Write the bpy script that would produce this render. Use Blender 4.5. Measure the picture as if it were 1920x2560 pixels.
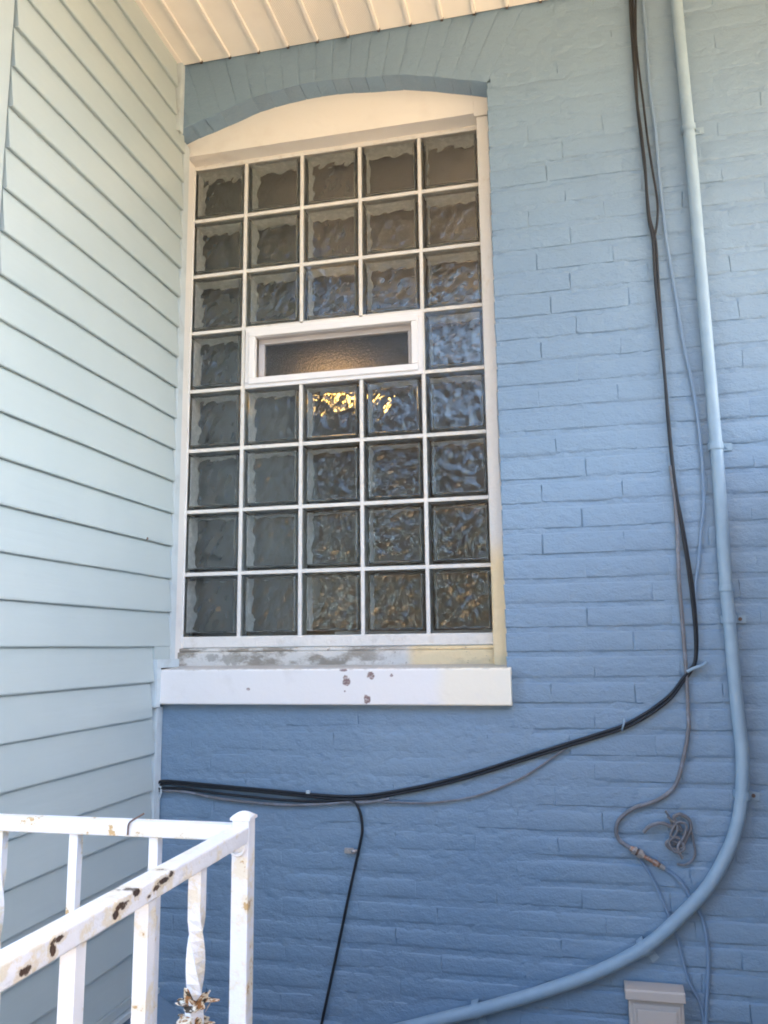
import bpy, bmesh, math, random
import numpy as np
from mathutils import Vector, Matrix, noise
random.seed(7); rng = np.random.default_rng(7)
scene = bpy.context.scene
for o in list(bpy.data.objects): bpy.data.objects.remove(o)
col = scene.collection

# ------------------------------------------------------------------ camera
CAM = Vector((1.2375, -2.4591, -1.6783))
cd = bpy.data.cameras.new('camera'); cam = bpy.data.objects.new('camera', cd); col.objects.link(cam)
right = Vector((0.9748, 0.2229, -0.0113)); down = Vector((-0.0470, 0.1554, -0.9867)); fwd = Vector((-0.2182, 0.9624, 0.1619))
M = Matrix((right, -down, -fwd)).transposed().to_4x4(); M.translation = CAM
cam.matrix_world = M
cd.sensor_fit = 'VERTICAL'; cd.sensor_height = 36.0; cd.sensor_width = 27.0
cd.lens = 2055.28 / 2560 * 36.0
cd.clip_start = 0.05; cd.clip_end = 400
scene.camera = cam

# ------------------------------------------------------------------ light
SUN_EL, SUN_AZ = math.radians(36), math.radians(24)      # azimuth from +X towards +Y: the sun stands behind the building
w = bpy.data.worlds.new('World'); scene.world = w; w.use_nodes = True
nt = w.node_tree; bg = nt.nodes['Background']
sky = nt.nodes.new('ShaderNodeTexSky'); sky.sky_type = 'NISHITA'; sky.sun_disc = False
sky.sun_elevation = SUN_EL; sky.sun_rotation = math.radians(90) - SUN_AZ
sky.air_density = 1.0; sky.dust_density = 3.5; sky.ozone_density = .9
nt.links.new(sky.outputs[0], bg.inputs[0]); bg.inputs[1].default_value = 0.15
sl = bpy.data.lights.new('sun', 'SUN'); sl.energy = 4.5; sl.angle = math.radians(0.5); sl.color = (1.0, 0.90, 0.76)
so = bpy.data.objects.new('sun', sl); col.objects.link(so)
sd = Vector((math.cos(SUN_AZ)*math.cos(SUN_EL), math.sin(SUN_AZ)*math.cos(SUN_EL), math.sin(SUN_EL)))
so.rotation_euler = sd.to_track_quat('Z', 'Y').to_euler(); so.location = (8, 6, 10)
vs = scene.view_settings
scene.display_settings.display_device = 'sRGB'
vs.view_transform = 'Standard'; vs.look = 'None'; vs.gamma = 1; vs.use_curve_mapping = False
vs.exposure = 3.30
cy = scene.cycles
cy.use_denoising = True; cy.max_bounces = 18; cy.transmission_bounces = 16; cy.glossy_bounces = 8; cy.diffuse_bounces = 5
cy.filter_width = 1.9; cy.sample_clamp_indirect = 6

# ------------------------------------------------------------------ helpers
def mat(name, base=(.8,.8,.8), rough=.6, metallic=0.0, spec=.4):
    m = bpy.data.materials.new(name); m.use_nodes = True
    b = m.node_tree.nodes['Principled BSDF']
    b.inputs['Base Color'].default_value = (*base, 1); b.inputs['Roughness'].default_value = rough
    b.inputs['Metallic'].default_value = metallic; b.inputs['Specular IOR Level'].default_value = spec
    return m
class NB:
    """small node builder working in world position"""
    def __init__(s, m):
        s.m = m; s.t = m.node_tree; s.b = s.t.nodes.get('Principled BSDF')
        s.geo = s.t.nodes.new('ShaderNodeNewGeometry'); s.pos = s.geo.outputs['Position']
        s.sep = s.t.nodes.new('ShaderNodeSeparateXYZ'); s.L(s.pos, s.sep.inputs[0])
        s.x, s.y, s.z = s.sep.outputs
    def L(s, a, b): s.t.links.new(a, b)
    def put(s, v, sock):
        if hasattr(v, 'is_output') or isinstance(v, bpy.types.NodeSocket): s.L(v, sock)
        else: sock.default_value = v
    def noise(s, scale, detail=3, rough=.55, vec=None, stretch=None, w=0):
        n = s.t.nodes.new('ShaderNodeTexNoise'); n.inputs['Scale'].default_value = scale
        n.inputs['Detail'].default_value = detail; n.inputs['Roughness'].default_value = rough
        src = vec or s.pos
        if stretch or w:
            mp = s.t.nodes.new('ShaderNodeMapping'); mp.inputs['Scale'].default_value = stretch or (1,1,1)
            mp.inputs['Location'].default_value = (w, w*1.7, w*.3); s.L(src, mp.inputs[0]); src = mp.outputs[0]
        s.L(src, n.inputs['Vector']); return n.outputs['Fac']
    def math(s, op, a, b=0.0, c=0.0, clamp=False):
        n = s.t.nodes.new('ShaderNodeMath'); n.operation = op; n.use_clamp = clamp
        s.put(a, n.inputs[0]); s.put(b, n.inputs[1]); s.put(c, n.inputs[2]); return n.outputs[0]
    def ramp(s, v, lo, hi, a=0.0, b=1.0):
        n = s.t.nodes.new('ShaderNodeMapRange'); s.put(v, n.inputs[0])
        for i, q in zip((1,2,3,4), (lo, hi, a, b)): n.inputs[i].default_value = q
        n.interpolation_type = 'SMOOTHSTEP'; return n.outputs[0]
    def mix(s, f, a, b):
        n = s.t.nodes.new('ShaderNodeMix'); n.data_type = 'RGBA'
        s.put(f, n.inputs[0])
        for v, k in ((a, 6), (b, 7)):
            if isinstance(v, tuple): n.inputs[k].default_value = (*v, 1)
            else: s.L(v, n.inputs[k])
        return n.outputs[2]
    def color(s, v): s.L(v, s.b.inputs['Base Color'])
    def bump(s, h, dist=.002, strength=1.0):
        n = s.t.nodes.new('ShaderNodeBump'); n.inputs['Distance'].default_value = dist; n.inputs['Strength'].default_value = strength
        s.L(h, n.inputs['Height']); s.L(n.outputs[0], s.b.inputs['Normal']); return n
    def spot(s, x, z, rx, rz, nz, ax='x'):
        """irregular blotch centred on (x, z)"""
        u = s.x if ax == 'x' else s.y
        a = s.math('DIVIDE', s.math('SUBTRACT', u, x), rx); c = s.math('DIVIDE', s.math('SUBTRACT', s.z, z), rz)
        d = s.math('ADD', s.math('MULTIPLY', a, a), s.math('MULTIPLY', c, c))
        d = s.math('ADD', d, s.math('MULTIPLY', s.math('SUBTRACT', nz, .5), 4.0))
        return s.ramp(d, .5, 1.0, 1.0, 0.0)

def link(name, me, m=None, parent=None, loc=None):
    o = bpy.data.objects.new(name, me); col.objects.link(o)
    if m is not None and me is not None and not me.materials: me.materials.append(m)
    if parent is not None: o.parent = parent
    if loc is not None: o.location = loc
    return o
def tag(o, label=None, cat=None, group=None, kind=None):
    if label: o['label'] = label
    if cat: o['category'] = cat
    if group: o['group'] = group
    if kind: o['kind'] = kind
    return o
def empty(name, loc, label=None, cat=None, group=None):
    o = bpy.data.objects.new(name, None); col.objects.link(o); o.location = loc; o.empty_display_size = .05
    return tag(o, label, cat, group)
def fromdata(name, v, f, smooth=False):
    me = bpy.data.meshes.new(name); me.from_pydata([tuple(p) for p in v], [], [tuple(q) for q in f]); me.update()
    if smooth: me.polygons.foreach_set('use_smooth', [True]*len(me.polygons))
    return me
class MB:
    def __init__(s, org=(0,0,0)): s.v = []; s.f = []; s.o = Vector(org)
    def add(s, vs, fs):
        n = len(s.v); s.v += [tuple(Vector(p)-s.o) for p in vs]; s.f += [tuple(i+n for i in q) for q in fs]; return s
    def box(s, x0, x1, y0, y1, z0, z1, rot=None):
        vs = [(x,y,z) for x in (x0,x1) for y in (y0,y1) for z in (z0,z1)]
        if rot:
            c = Vector(((x0+x1)/2,(y0+y1)/2,(z0+z1)/2)); vs = [rot @ (Vector(p)-c) + c for p in vs]
        return s.add(vs, [(0,1,3,2),(4,6,7,5),(0,4,5,1),(2,3,7,6),(0,2,6,4),(1,5,7,3)])
    def prism(s, prof, axis, a, b):
        """profile of (p,q) pairs extruded from a to b along axis"""
        def pt(p, q, t):
            return {'x': (t,p,q), 'y': (p,t,q), 'z': (p,q,t)}[axis]
        n = len(prof); vs = [pt(p,q,a) for p,q in prof]+[pt(p,q,b) for p,q in prof]
        fs = [(i,(i+1)%n,n+(i+1)%n,n+i) for i in range(n)]+[tuple(range(n))[::-1], tuple(range(n,2*n))]
        return s.add(vs, fs)
    def tube(s, pts, r, seg=10, cap=True, r_end=None):
        pts = [Vector(p) for p in pts]; n = len(pts); rings = []; up = None
        for i, p in enumerate(pts):
            d = (pts[min(i+1,n-1)]-pts[max(i-1,0)]).normalized()
            if up is None: up = d.orthogonal().normalized()
            u = (up - d*up.dot(d))
            u = u.normalized() if u.length > 1e-5 else d.orthogonal().normalized(); up = u; v = d.cross(u)
            rr = r[i] if isinstance(r, (list,tuple)) else (r if r_end is None else r+(r_end-r)*i/(n-1))
            rings.append([p+(u*math.cos(2*math.pi*k/seg)+v*math.sin(2*math.pi*k/seg))*rr for k in range(seg)])
        vs = [q for R_ in rings for q in R_]
        fs = [(i*seg+k, i*seg+(k+1)%seg, (i+1)*seg+(k+1)%seg, (i+1)*seg+k) for i in range(n-1) for k in range(seg)]
        if cap: fs += [tuple(range(seg))[::-1], tuple(range((n-1)*seg, n*seg))]
        return s.add(vs, fs)
    def mesh(s, name, smooth=False, bevel=0, seg=2):
        me = fromdata(name, s.v, s.f)
        bm = bmesh.new(); bm.from_mesh(me)
        bmesh.ops.recalc_face_normals(bm, faces=bm.faces)
        if bevel:
            es = [e for e in bm.edges if len(e.link_faces)==2 and e.calc_face_angle(0) > .6]
            bmesh.ops.bevel(bm, geom=es, offset=bevel, segments=seg, affect='EDGES', profile=.5)
        bm.to_mesh(me); bm.free()
        if smooth:
            me.polygons.foreach_set('use_smooth', [True]*len(me.polygons))
            try: me.set_sharp_from_angle(angle=math.radians(40))
            except Exception: pass
        return me
    def build(s, name, m, parent=None, loc=None, **k): return link(name, s.mesh(name, **k), m, parent, loc)
def spline(p, k=5):
    """Catmull-Rom through 3D points"""
    P = [Vector(q) for q in p]; P = [2*P[0]-P[1]]+P+[2*P[-1]-P[-2]]; out = []
    for i in range(1, len(P)-2):
        a,b,c,d = P[i-1:i+3]
        for j in range(k):
            t = j/k
            out.append(.5*((2*b)+(c-a)*t+(2*a-5*b+4*c-d)*t*t+(3*b-a-3*c+d)*t**3))
    out.append(P[-2]); return out
def fbm(x, z, f, seed=0):
    return noise.noise(Vector((x*f+seed*11.3, z*f-seed*7.1, seed*3.7)))

# ------------------------------------------------------------------ materials
BLUE = (.19, .285, .405)
m_paint = mat('blue_masonry_paint', BLUE, .42, spec=.6); n = NB(m_paint)
big = n.noise(1.3, 3); sm = n.noise(26, 4, .6)
c = n.mix(n.ramp(big, .35, .68), (.166,.262,.374), (.186,.289,.402))
c = n.mix(n.ramp(sm, .60, .80, 0, .35), c, (.155,.235,.33))
c = n.mix(n.ramp(n.noise(9, 5, .7, w=4), .66, .74, 0, .30), c, (.25,.35,.46))
n.color(c)
h = n.math('ADD', n.math('MULTIPLY', n.noise(34, 5, .68, stretch=(1,1,1.5)), 1.0), n.math('MULTIPLY', n.noise(150, 3, .6), .25))
n.bump(h, .0065, .75)
m_siding = mat('pale_aqua_vinyl', (.47,.585,.615), .38, spec=.7); n = NB(m_siding)
n.color(n.mix(n.ramp(n.noise(2.2, 4, .6), .35, .7), (.415,.50,.52), (.445,.528,.545)))
n.bump(n.math('ADD', n.noise(60, 3, .5, stretch=(1,.12,1)), n.math('MULTIPLY', n.noise(5, 2), .9)), .0012, .5)
m_chan = mat('pale_grey_blue_vinyl', (.52,.61,.66), .4); n = NB(m_chan)
n.color(n.mix(n.ramp(n.noise(14, 4, .65), .45, .75), (.54,.63,.68), (.44,.51,.55)))
m_gap = mat('dark_caulk_gap', (.09,.07,.06), .9)
m_soffit = mat('cream_vinyl_soffit', (.80,.76,.70), .4); n = NB(m_soffit)
n.color(n.mix(n.ramp(n.noise(4, 4, .6), .4, .75), (.88,.85,.79), (.82,.78,.72)))
m_soffitp = mat('cream_perforated_soffit', (.78,.74,.68), .45); n = NB(m_soffitp)
vx = n.math('SINE', n.math('MULTIPLY', n.x, 2*math.pi/.0075)); vy = n.math('SINE', n.math('MULTIPLY', n.y, 2*math.pi/.0075))
hole = n.ramp(n.math('MULTIPLY', vx, vy), .35, .75)
n.color(n.mix(hole, (.86,.83,.77), (.5,.46,.42))); n.bump(n.math('MULTIPLY', hole, -1.0), .001, .6)

m_white = mat('white_trim_paint', (.80,.80,.79), .45); n = NB(m_white)
n.color(n.mix(n.ramp(n.noise(9, 5, .65), .55, .8), (.75,.75,.74), (.67,.65,.62))); n.bump(n.noise(45, 3), .0012, .5)
m_jamb = mat('white_to_cream_jamb_paint', (.8,.8,.78), .5); n = NB(m_jamb)
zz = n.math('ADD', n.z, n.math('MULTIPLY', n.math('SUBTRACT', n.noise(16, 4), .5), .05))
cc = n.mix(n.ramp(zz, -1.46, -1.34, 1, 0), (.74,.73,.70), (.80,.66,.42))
n.color(n.mix(n.ramp(n.noise(24, 5, .7, stretch=(1,1,.5)), .60, .72, 0, .6), cc, (.60,.55,.47))); n.bump(n.noise(32, 4), .004, .8)
m_sill = mat('white_sill_paint_chipped', (.82,.82,.82), .4); n = NB(m_sill)
nz = n.noise(60, 4, .65); nz2 = n.noise(9, 4, .6)
cc = n.mix(n.ramp(n.math('ADD', n.x, n.math('MULTIPLY', n.math('SUBTRACT', nz2, .5), .03)), .84, .90), (.80,.80,.80), (.84,.80,.69))
cc = n.mix(n.ramp(nz2, .58, .75, 0, .5), cc, (.70,.69,.68))
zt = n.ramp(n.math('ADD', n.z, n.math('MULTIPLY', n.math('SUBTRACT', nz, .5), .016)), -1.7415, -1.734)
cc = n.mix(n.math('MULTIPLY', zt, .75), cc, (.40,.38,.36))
for (x, z, rx, rz) in ((.604,-1.773,.012,.017), (.597,-1.742,.012,.004), (.674,-1.757,.013,.010), (.664,-1.823,.010,.014), (.600,-1.800,.004,.004), (.31,-1.795,.006,.004), (.735,-1.757,.006,.005)):
    sp = n.spot(x, z, rx, rz, nz); cc = n.mix(n.math('MULTIPLY', sp, n.ramp(n.noise(150, 4, .7, stretch=(.5,1,1)), .30, .55, .35, .95)), cc, (.20,.125,.12))
n.color(cc); n.bump(nz, .0015, .5)
m_ledge = mat('dirty_ledge_paint', (.66,.63,.57), .7); n = NB(m_ledge)
g1 = n.noise(20, 5, .7, stretch=(.5,1,1)); g2 = n.noise(70, 4, .7, w=3)
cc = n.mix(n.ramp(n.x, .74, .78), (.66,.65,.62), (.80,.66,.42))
dirt = n.math('MULTIPLY', n.ramp(g1, .44, .60), n.ramp(n.x, .55, .85, 1.0, .25))
cc = n.mix(n.math('MULTIPLY', dirt, .85), cc, (.24,.21,.165))
cc = n.mix(n.ramp(g2, .62, .70, 0, .8), cc, (.24,.19,.14))
for (x, z, rx, rz) in ((.13,-1.705,.022,.014), (.20,-1.71,.05,.02)): cc = n.mix(n.math('MULTIPLY', n.spot(x, z, rx, rz, g2), .6), cc, (.27,.25,.21))
n.color(cc); n.bump(g2, .004, .9)
m_mortar = mat('white_block_mortar', (.78,.77,.74), .7); n = NB(m_mortar)
n.color(n.mix(n.ramp(n.noise(30, 4), .5, .78), (.74,.73,.70), (.63,.60,.55))); n.bump(n.noise(90, 3), .0025, .7)
m_header = mat('cream_header_paint', (.80,.78,.74), .5); n = NB(m_header)
n.color(n.mix(n.ramp(n.noise(10, 4), .5, .8), (.79,.77,.735), (.73,.70,.66))); n.bump(n.noise(14, 4), .004, .5)
m_vinyl = mat('white_vinyl_sash', (.82,.82,.83), .3)
m_glass = mat('block_glass', (.86,.93,.90), 0.0); b = m_glass.node_tree.nodes['Principled BSDF']
b.inputs['Transmission Weight'].default_value = 1; b.inputs['IOR'].default_value = 1.5; b.inputs['Base Color'].default_value = (.955,.975,.968,1)
b.inputs['Roughness'].default_value = .015
n = NB(m_glass); n.bump(n.math('ADD', n.noise(30, 1, .4, stretch=(1.25,1,.9)), n.math('MULTIPLY', n.noise(62, 1, .4, w=2), .22)), .0022, 1.0)
m_edge = mat('block_edge_glaze', (.36,.40,.38), .35, spec=.5); n = NB(m_edge); n.color(n.mix(n.ramp(n.noise(50, 3), .4, .7), (.60,.63,.62), (.78,.80,.79)))
m_pane = mat('pebbled_glass', (.9,.92,.92), .20); b = m_pane.node_tree.nodes['Principled BSDF']
b.inputs['Transmission Weight'].default_value = 1; n = NB(m_pane); n.bump(n.noise(260, 2, .5, stretch=(1,1,.6)), .0025, .9)

m_cable = mat('black_cable_sheath', (.012,.015,.020), .5); n = NB(m_cable); n.bump(n.noise(80, 2), .001, .4)
m_grey = mat('grey_cable_sheath', (.17,.18,.20), .6)
n = NB(m_grey); n.color(n.mix(n.ramp(n.noise(30, 4), .45, .65), (.15,.155,.17), (.20,.22,.26)))
m_pcable = mat('painted_over_cable', (.17,.26,.38), .6)
m_pipe = mat('painted_conduit', (.27,.385,.49), .42); n = NB(m_pipe)
n.color(n.mix(n.ramp(n.noise(18, 4), .4, .75), (.235,.34,.44), (.265,.375,.475))); n.bump(n.noise(60, 3), .0012, .5)
m_copper = mat('corroded_brass', (.36,.20,.13), .5, .6); n = NB(m_copper)
n.color(n.mix(n.ramp(n.noise(180, 3), .45, .6), (.33,.20,.15), (.36,.34,.34)))
m_steel = mat('dull_zinc', (.42,.42,.43), .45, .7)
m_screw = mat('rusty_screw', (.16,.11,.09), .7, .4)
m_vent = mat('beige_vent_plastic', (.50,.45,.41), .5)

m_rail = mat('white_enamel_with_rust', (.84,.83,.84), .35); n = NB(m_rail)
r1 = n.noise(17, 5, .7); r2 = n.noise(55, 4, .7, w=2)
cc = n.mix(n.ramp(r1, .48, .58, 0, .85), (.84,.83,.845), (.80,.71,.54))
cc = n.mix(n.ramp(n.math('MULTIPLY', n.ramp(r1, .545, .62), n.ramp(r2, .46, .56)), .3, .8, 0, .9), cc, (.52,.33,.13))
n.color(cc); n.bump(r2, .002, .5)
def spot2(n, y, z, ry, rz, nz):
    return n.spot(y, z, ry, rz, nz, 'y')
m_rail2 = mat('white_enamel_rust_spots', (.84,.83,.84), .35); n = NB(m_rail2)
r1 = n.noise(24, 5, .7, w=1.3); r2 = n.noise(75, 4, .7, w=5)
cc = n.mix(n.ramp(r1, .49, .60, 0, .8), (.84,.83,.845), (.78,.69,.52))
spots = [(-1.565,-1.962,.013,.006), (-1.580,-1.968,.007,.006), (-1.470,-1.961,.014,.0045), (-1.486,-1.965,.009,.005), (-1.505,-1.969,.005,.003), (-1.686,-1.959,.010,.004), (-1.693,-1.966,.005,.007), (-1.536,-1.957,.008,.006), (-1.449,-1.958,.006,.005), (-1.735,-1.97,.01,.006)]
for (y, z, ry, rz) in spots: cc = n.mix(n.math('MULTIPLY', n.spot(y, z, ry*1.9, rz*1.7, r2, 'y'), .6), cc, (.70,.58,.38))
for (y, z, ry, rz) in spots: cc = n.mix(n.spot(y, z, ry*1.15, rz*.85, r2, 'y'), cc, (.085,.050,.030))
n.color(cc); n.bump(r2, .003, .7)
m_flake = mat('flaking_rusty_paint', (.7,.6,.45), .7); n = NB(m_flake)
f1 = n.noise(75, 4, .7); cc = n.mix(n.ramp(f1, .48, .56), (.78,.70,.55), (.36,.17,.06)); cc = n.mix(n.ramp(n.noise(90, 3, w=3), .55, .6), cc, (.06,.045,.03)); n.color(cc)

m_concrete = mat('weathered_concrete', (.36,.35,.33), .9); n = NB(m_concrete)
n.color(n.mix(n.ramp(n.noise(5, 6, .7), .35, .7), (.17,.17,.17), (.24,.235,.22))); n.bump(n.noise(60, 5), .004, .6)
m_ground = mat('leaf_strewn_lawn', (.2,.14,.07), .95); n = NB(m_ground)
g = n.noise(2.5, 6, .7); g2 = n.noise(28, 5, .7)
cc = n.mix(n.ramp(g2, .38, .62), (.44,.29,.155), (.56,.41,.24)); cc = n.mix(n.ramp(g, .60, .72), cc, (.12,.14,.05)); far = n.ramp(n.math('ADD', n.y, n.math('MULTIPLY', n.math('SUBTRACT', g, .5), 3.0)), -8.2, -6.6, 1, 0); cc = n.mix(far, cc, (.085,.070,.035)); n.color(cc); n.bump(g2, .02, .8)
m_bark = mat('grey_brown_bark', (.045,.036,.030), .9)
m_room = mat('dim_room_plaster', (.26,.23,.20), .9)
m_roof = mat('dark_roof_shingle', (.10,.095,.09), .9)

# ------------------------------------------------------------------ SETTING: ground, landing
g_ = MB().box(-120, 120, -150, 60, -3.35, -3.15).build('ground', m_ground); tag(g_, kind='structure')

YF = -.14                       # plane of the brick faces
XS = .0133                      # plane of the siding
OX0, OX1 = XS, 1.0560           # window opening
ZS = .289                       # soffit height

# arch profile (x, z) of the underside of the arch, front edge
ARC = [(.0,.045),(.06,.066),(.13,.083),(.20,.104),(.27,.124),(.35,.139),(.43,.147),(.51,.1465),(.60,.141),(.69,.132),(.78,.120),(.87,.100),(.96,.076),(1.02,.058),(1.056,.047)]
def arc_z(x):
    return float(np.interp(x, [a for a,_ in ARC], [b for _,b in ARC]))

# ------------------------------------------------------------------ BRICK WALL
wall = empty('brick_wall', (1.0, YF, -3.15), 'thickly painted slate blue brick wall around the glass block window', 'wall')
def W(x, y, z): return (x-1.0, y-YF, z+3.15)      # world -> wall local
# slab behind the faces (with the window opening), reaching past the picture
core = MB((1.0, YF, -3.15))
yb0, yb1 = YF+.03, YF+.30
core.box(OX1+.006, 5.2, yb0, yb1, -3.15, 4.4); core.box(-.3, OX1+.006, yb0, yb1, -3.15, -1.80)
core.box(-.3, OX1+.006, yb0, yb1, .16, 4.4)
core.box(-.3, -.02, yb0, yb1, -1.80, .16)
core.build('wall_core', m_paint, wall)

def recess(x, z):
    r = .0036
    r *= .45 + .55*min(1, max(0, (.10 - z)/.6))                                  # smoother towards the soffit
    if x < 1.12 and z < -1.84: r *= .30 + .35*max(0, min(1, (-z-2.1)/.4))        # heavy paint under the window
    if z > .04 and x < 1.25: r = .0007
    return r
def mortar_y(x, z):
    m = recess(x, z)
    m += .0022*fbm(x, z*1.6, 20, 1) + .0024*fbm(x, z*1.2, 58, 2) + .0018*fbm(x, z, 5, 3)*(.5+m/.0036)
    return YF + max(m, -.0012)
st = .0075
xs = np.arange(.0, 2.22, st); zs = np.arange(-3.14, .42, st)
vid = {}; V = []; F = []
zi_, xi_ = len(zs), len(xs)
inside = lambda x, z: (x < OX1+.010 and -1.80 < z < arc_z(min(max(x,0),1.056))+.012)
for j, z in enumerate(zs):
    for i, x in enumerate(xs):
        V.append(W(x, mortar_y(x, z), z))
for j in range(zi_-1):
    for i in range(xi_-1):
        if inside(xs[i]+st/2, zs[j]+st/2): continue
        a = j*xi_+i; F.append((a, a+1, a+1+xi_, a+xi_))
me = fromdata('mortar', V, F, True); link('mortar', me, m_paint, wall)
# plain painted face beyond
ext = MB((1.0, YF, -3.15)); ext.box(2.214, 5.2, YF+.002, YF+.031, -3.15, 4.4); ext.box(-.3, 2.22, YF+.002, YF+.031, .41, 4.4)
ext.build('outer_wall_face', m_paint, wall)

def brick_mesh(name, L, H, Dp, seed):
    """rounded, slightly uneven brick: origin at the centre of its front face"""
    r = random.Random(seed); ex = (.10, .14, .3)[seed % 3]
    def ring(y, ins, jit):
        pts = []
        for fx, fz in ((-1,-1),(-.35,-1),(.3,-1),(1,-1),(1,1),(.35,1),(-.3,1),(-1,1)):
            pts.append((fx*(L/2) - (ins*ex if fx==1 else -ins*ex if fx==-1 else 0) + r.uniform(-jit,jit), y,
                        fz*(H/2-ins) + r.uniform(-jit,jit)))
        return pts
    v = ring(Dp, 0, 0) + ring(.0032, -.0003, .0018) + ring(.0008, .0040, .0026) + ring(.0000, .0110, .0024)
    f = []
    for k in range(3):
        for i in range(8): f.append((k*8+i, k*8+(i+1)%8, (k+1)*8+(i+1)%8, (k+1)*8+i))
    f += [(24,25,30,31), (25,26,29,30), (26,27,28,29)]
    me = fromdata(name, v, f, True)
    bm = bmesh.new(); bm.from_mesh(me); bmesh.ops.recalc_face_normals(bm, faces=bm.faces); bm.to_mesh(me); bm.free()
    me.polygons.foreach_set('use_smooth', [True]*len(me.polygons)); me.set_sharp_from_angle(angle=math.radians(16)); me.materials.append(m_paint); return me
JT = [-.968,-1.023,-1.077,-1.128,-1.178,-1.228,-1.277,-1.329,-1.380,-1.431,-1.482,-1.531,-1.579,-1.628,-1.674,-1.722,-1.769,-1.816,-1.861,-1.906]
JT = [z*4/3 for z in JT]
up = []; z = JT[0]
while z < .36: z += .0695; up.append(z)
dn = []; z = JT[-1]
while z > -3.1: z -= .064; dn.append(z)
joints = up[::-1] + JT + dn                # course joints from the top down
BL, BH = .2085, .0590
variants = [brick_mesh('brick_form', BL, BH, .028, 50+k) for k in range(9)]
jambv = [brick_mesh('jamb_brick_form', BL, BH, .075, 90+k) for k in range(4)]
bricks = []
for k in range(len(joints)-1):
    zt, zb = joints[k], joints[k+1]; zc = (zt+zb)/2; hs = (zt-zb-.0130)/BH
    pitch = .2185; off = 1.173 if k % 2 else 1.283
    off += random.uniform(-.012, .012) + (.05 if k % 6 == 3 else 0)
    heads = [off + pitch*i for i in range(-6, 6)]
    lo = OX1 if zc > -1.80 and zc < .05 else .0
    if .05 <= zc: lo = 1.27 if zc < .30 else 1.25
    heads = [h for h in heads if h > lo+.045 and h < 2.2]; heads = [lo] + heads + [2.2]
    for a, b_ in zip(heads, heads[1:]):
        w_ = b_ - a; 
        if w_ < .03: continue
        bricks.append((a + w_/2 + (.0 if a > lo else -.002), zc, (w_+.0012)/BL, hs, a == lo and lo == OX1))
# those that the picture shows (rest is joined)
def in_view(x, z):
    p = Vector((x, YF, z)) - CAM; c = (right.dot(p), down.dot(p), fwd.dot(p))
    u, v = 960+2055*c[0]/c[2], 1280+2055*c[1]/c[2]
    return -60 < u < 2010 and -40 < v < 2600
vis = [q for q in bricks if in_view(q[0], q[1])]; rest = [q for q in bricks if not in_view(q[0], q[1])]
vis.sort(key=lambda q: (Vector((q[0],YF,q[1]))-CAM).length)
rest += vis[300:]; vis = vis[:300]
def put_brick(q):
    me = random.choice(jambv if q[4] else variants)
    return me, W(q[0], YF + random.uniform(-.0003,.0005), q[1]), (q[2], 1, q[3]), (random.uniform(-.004,.004), random.uniform(-.003,.003), random.uniform(-.0015,.0015))
for q in vis:
    me, l, s, r = put_brick(q)
    o = link('brick', me, None, wall, l); o.scale = s; o.rotation_euler = r
bmr = bmesh.new()
for q in rest:
    me, l, s, r = put_brick(q); k0 = len(bmr.verts); bmr.from_mesh(me); bmr.verts.ensure_lookup_table()
    T = Matrix.Translation(l) @ Matrix.Diagonal((*s, 1))
    bmesh.ops.transform(bmr, matrix=T, verts=bmr.verts[k0:])
me = bpy.data.meshes.new('outer_bricks'); bmr.to_mesh(me); bmr.free()
me.polygons.foreach_set('use_smooth', [True]*len(me.polygons)); o = link('outer_bricks', me, m_paint, wall); o['kind'] = 'stuff'
# arch: stood-up bricks, radial, with a mortar body between them
cx, cz = .50, -1.05
arch_m = MB((1.0, YF, -3.15))
xa = np.linspace(-.02, 1.27, 44)
def arc_e(x): return arc_z(x) if x <= 1.056 else arc_z(1.056)-(x-1.056)*.42
N_A = 19
edge = [(x, arc_z(x)+.0035*fbm(x, 0, 14, 12)) for x in np.linspace(.0, 1.054, N_A+1)]
for i in range(N_A):
    (x0, z0), (x1, z1) = edge[i], edge[i+1]
    def outp(x, z, top=ZS+.03):
        d = Vector((x-cx, z-cz)).normalized(); t = (top-z)/d.y; return (x+d.x*t*1.0, top)
    p0, p1 = outp(x0, z0), outp(x1, z1); g = .0012
    r = random.Random(i)
    y0 = YF - .0018 + r.uniform(-.0009, .0009); y1 = YF+.085
    v = []
    for y, ins in ((y1, 0), (y0+.0009, 0), (y0+.0003, .0020), (y0, .0080)):
        j = .0014 if ins else .0006
        q = [(x0+g/2+ins, z0+ins*.5), (x1-g/2-ins, z1+ins*.5), (p1[0]-g/2-ins, p1[1]), (p0[0]+g/2+ins, p0[1])]
        mid = lambda a, b: ((a[0]+b[0])/2, (a[1]+b[1])/2)
        q = [q[0], mid(q[0],q[1]), q[1], mid(q[1],q[2]), q[2], mid(q[2],q[3]), q[3], mid(q[3],q[0])]
        v += [(a+r.uniform(-j,j)*1.6, y+r.uniform(-j,j)*.12, b_+r.uniform(-j,j)) for a, b_ in q]
    f = [(k*8+a, k*8+(a+1)%8, (k+1)*8+(a+1)%8, (k+1)*8+a) for k in range(3) for a in range(8)] + [(24,25,31),(25,26,27),(25,27,31),(27,29,31),(27,28,29),(29,30,31)]
    c0 = Vector(((x0+x1)/2, YF, (z0+z1)/2+.08))
    me = fromdata('arch_brick', [Vector(p)-c0 for p in v], f, True)
    bm = bmesh.new(); bm.from_mesh(me); bmesh.ops.recalc_face_normals(bm, faces=bm.faces); bm.to_mesh(me); bm.free()
    me.polygons.foreach_set('use_smooth', [True]*len(me.polygons))
    me.set_sharp_from_angle(angle=math.radians(55)); link('arch_brick', me, m_paint, wall, W(*c0))
prof = [(x, arc_z(x)+.0030) for x in np.linspace(.0, 1.056, 40)] + [(1.30, ZS+.03), (.0, ZS+.03)]
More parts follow.
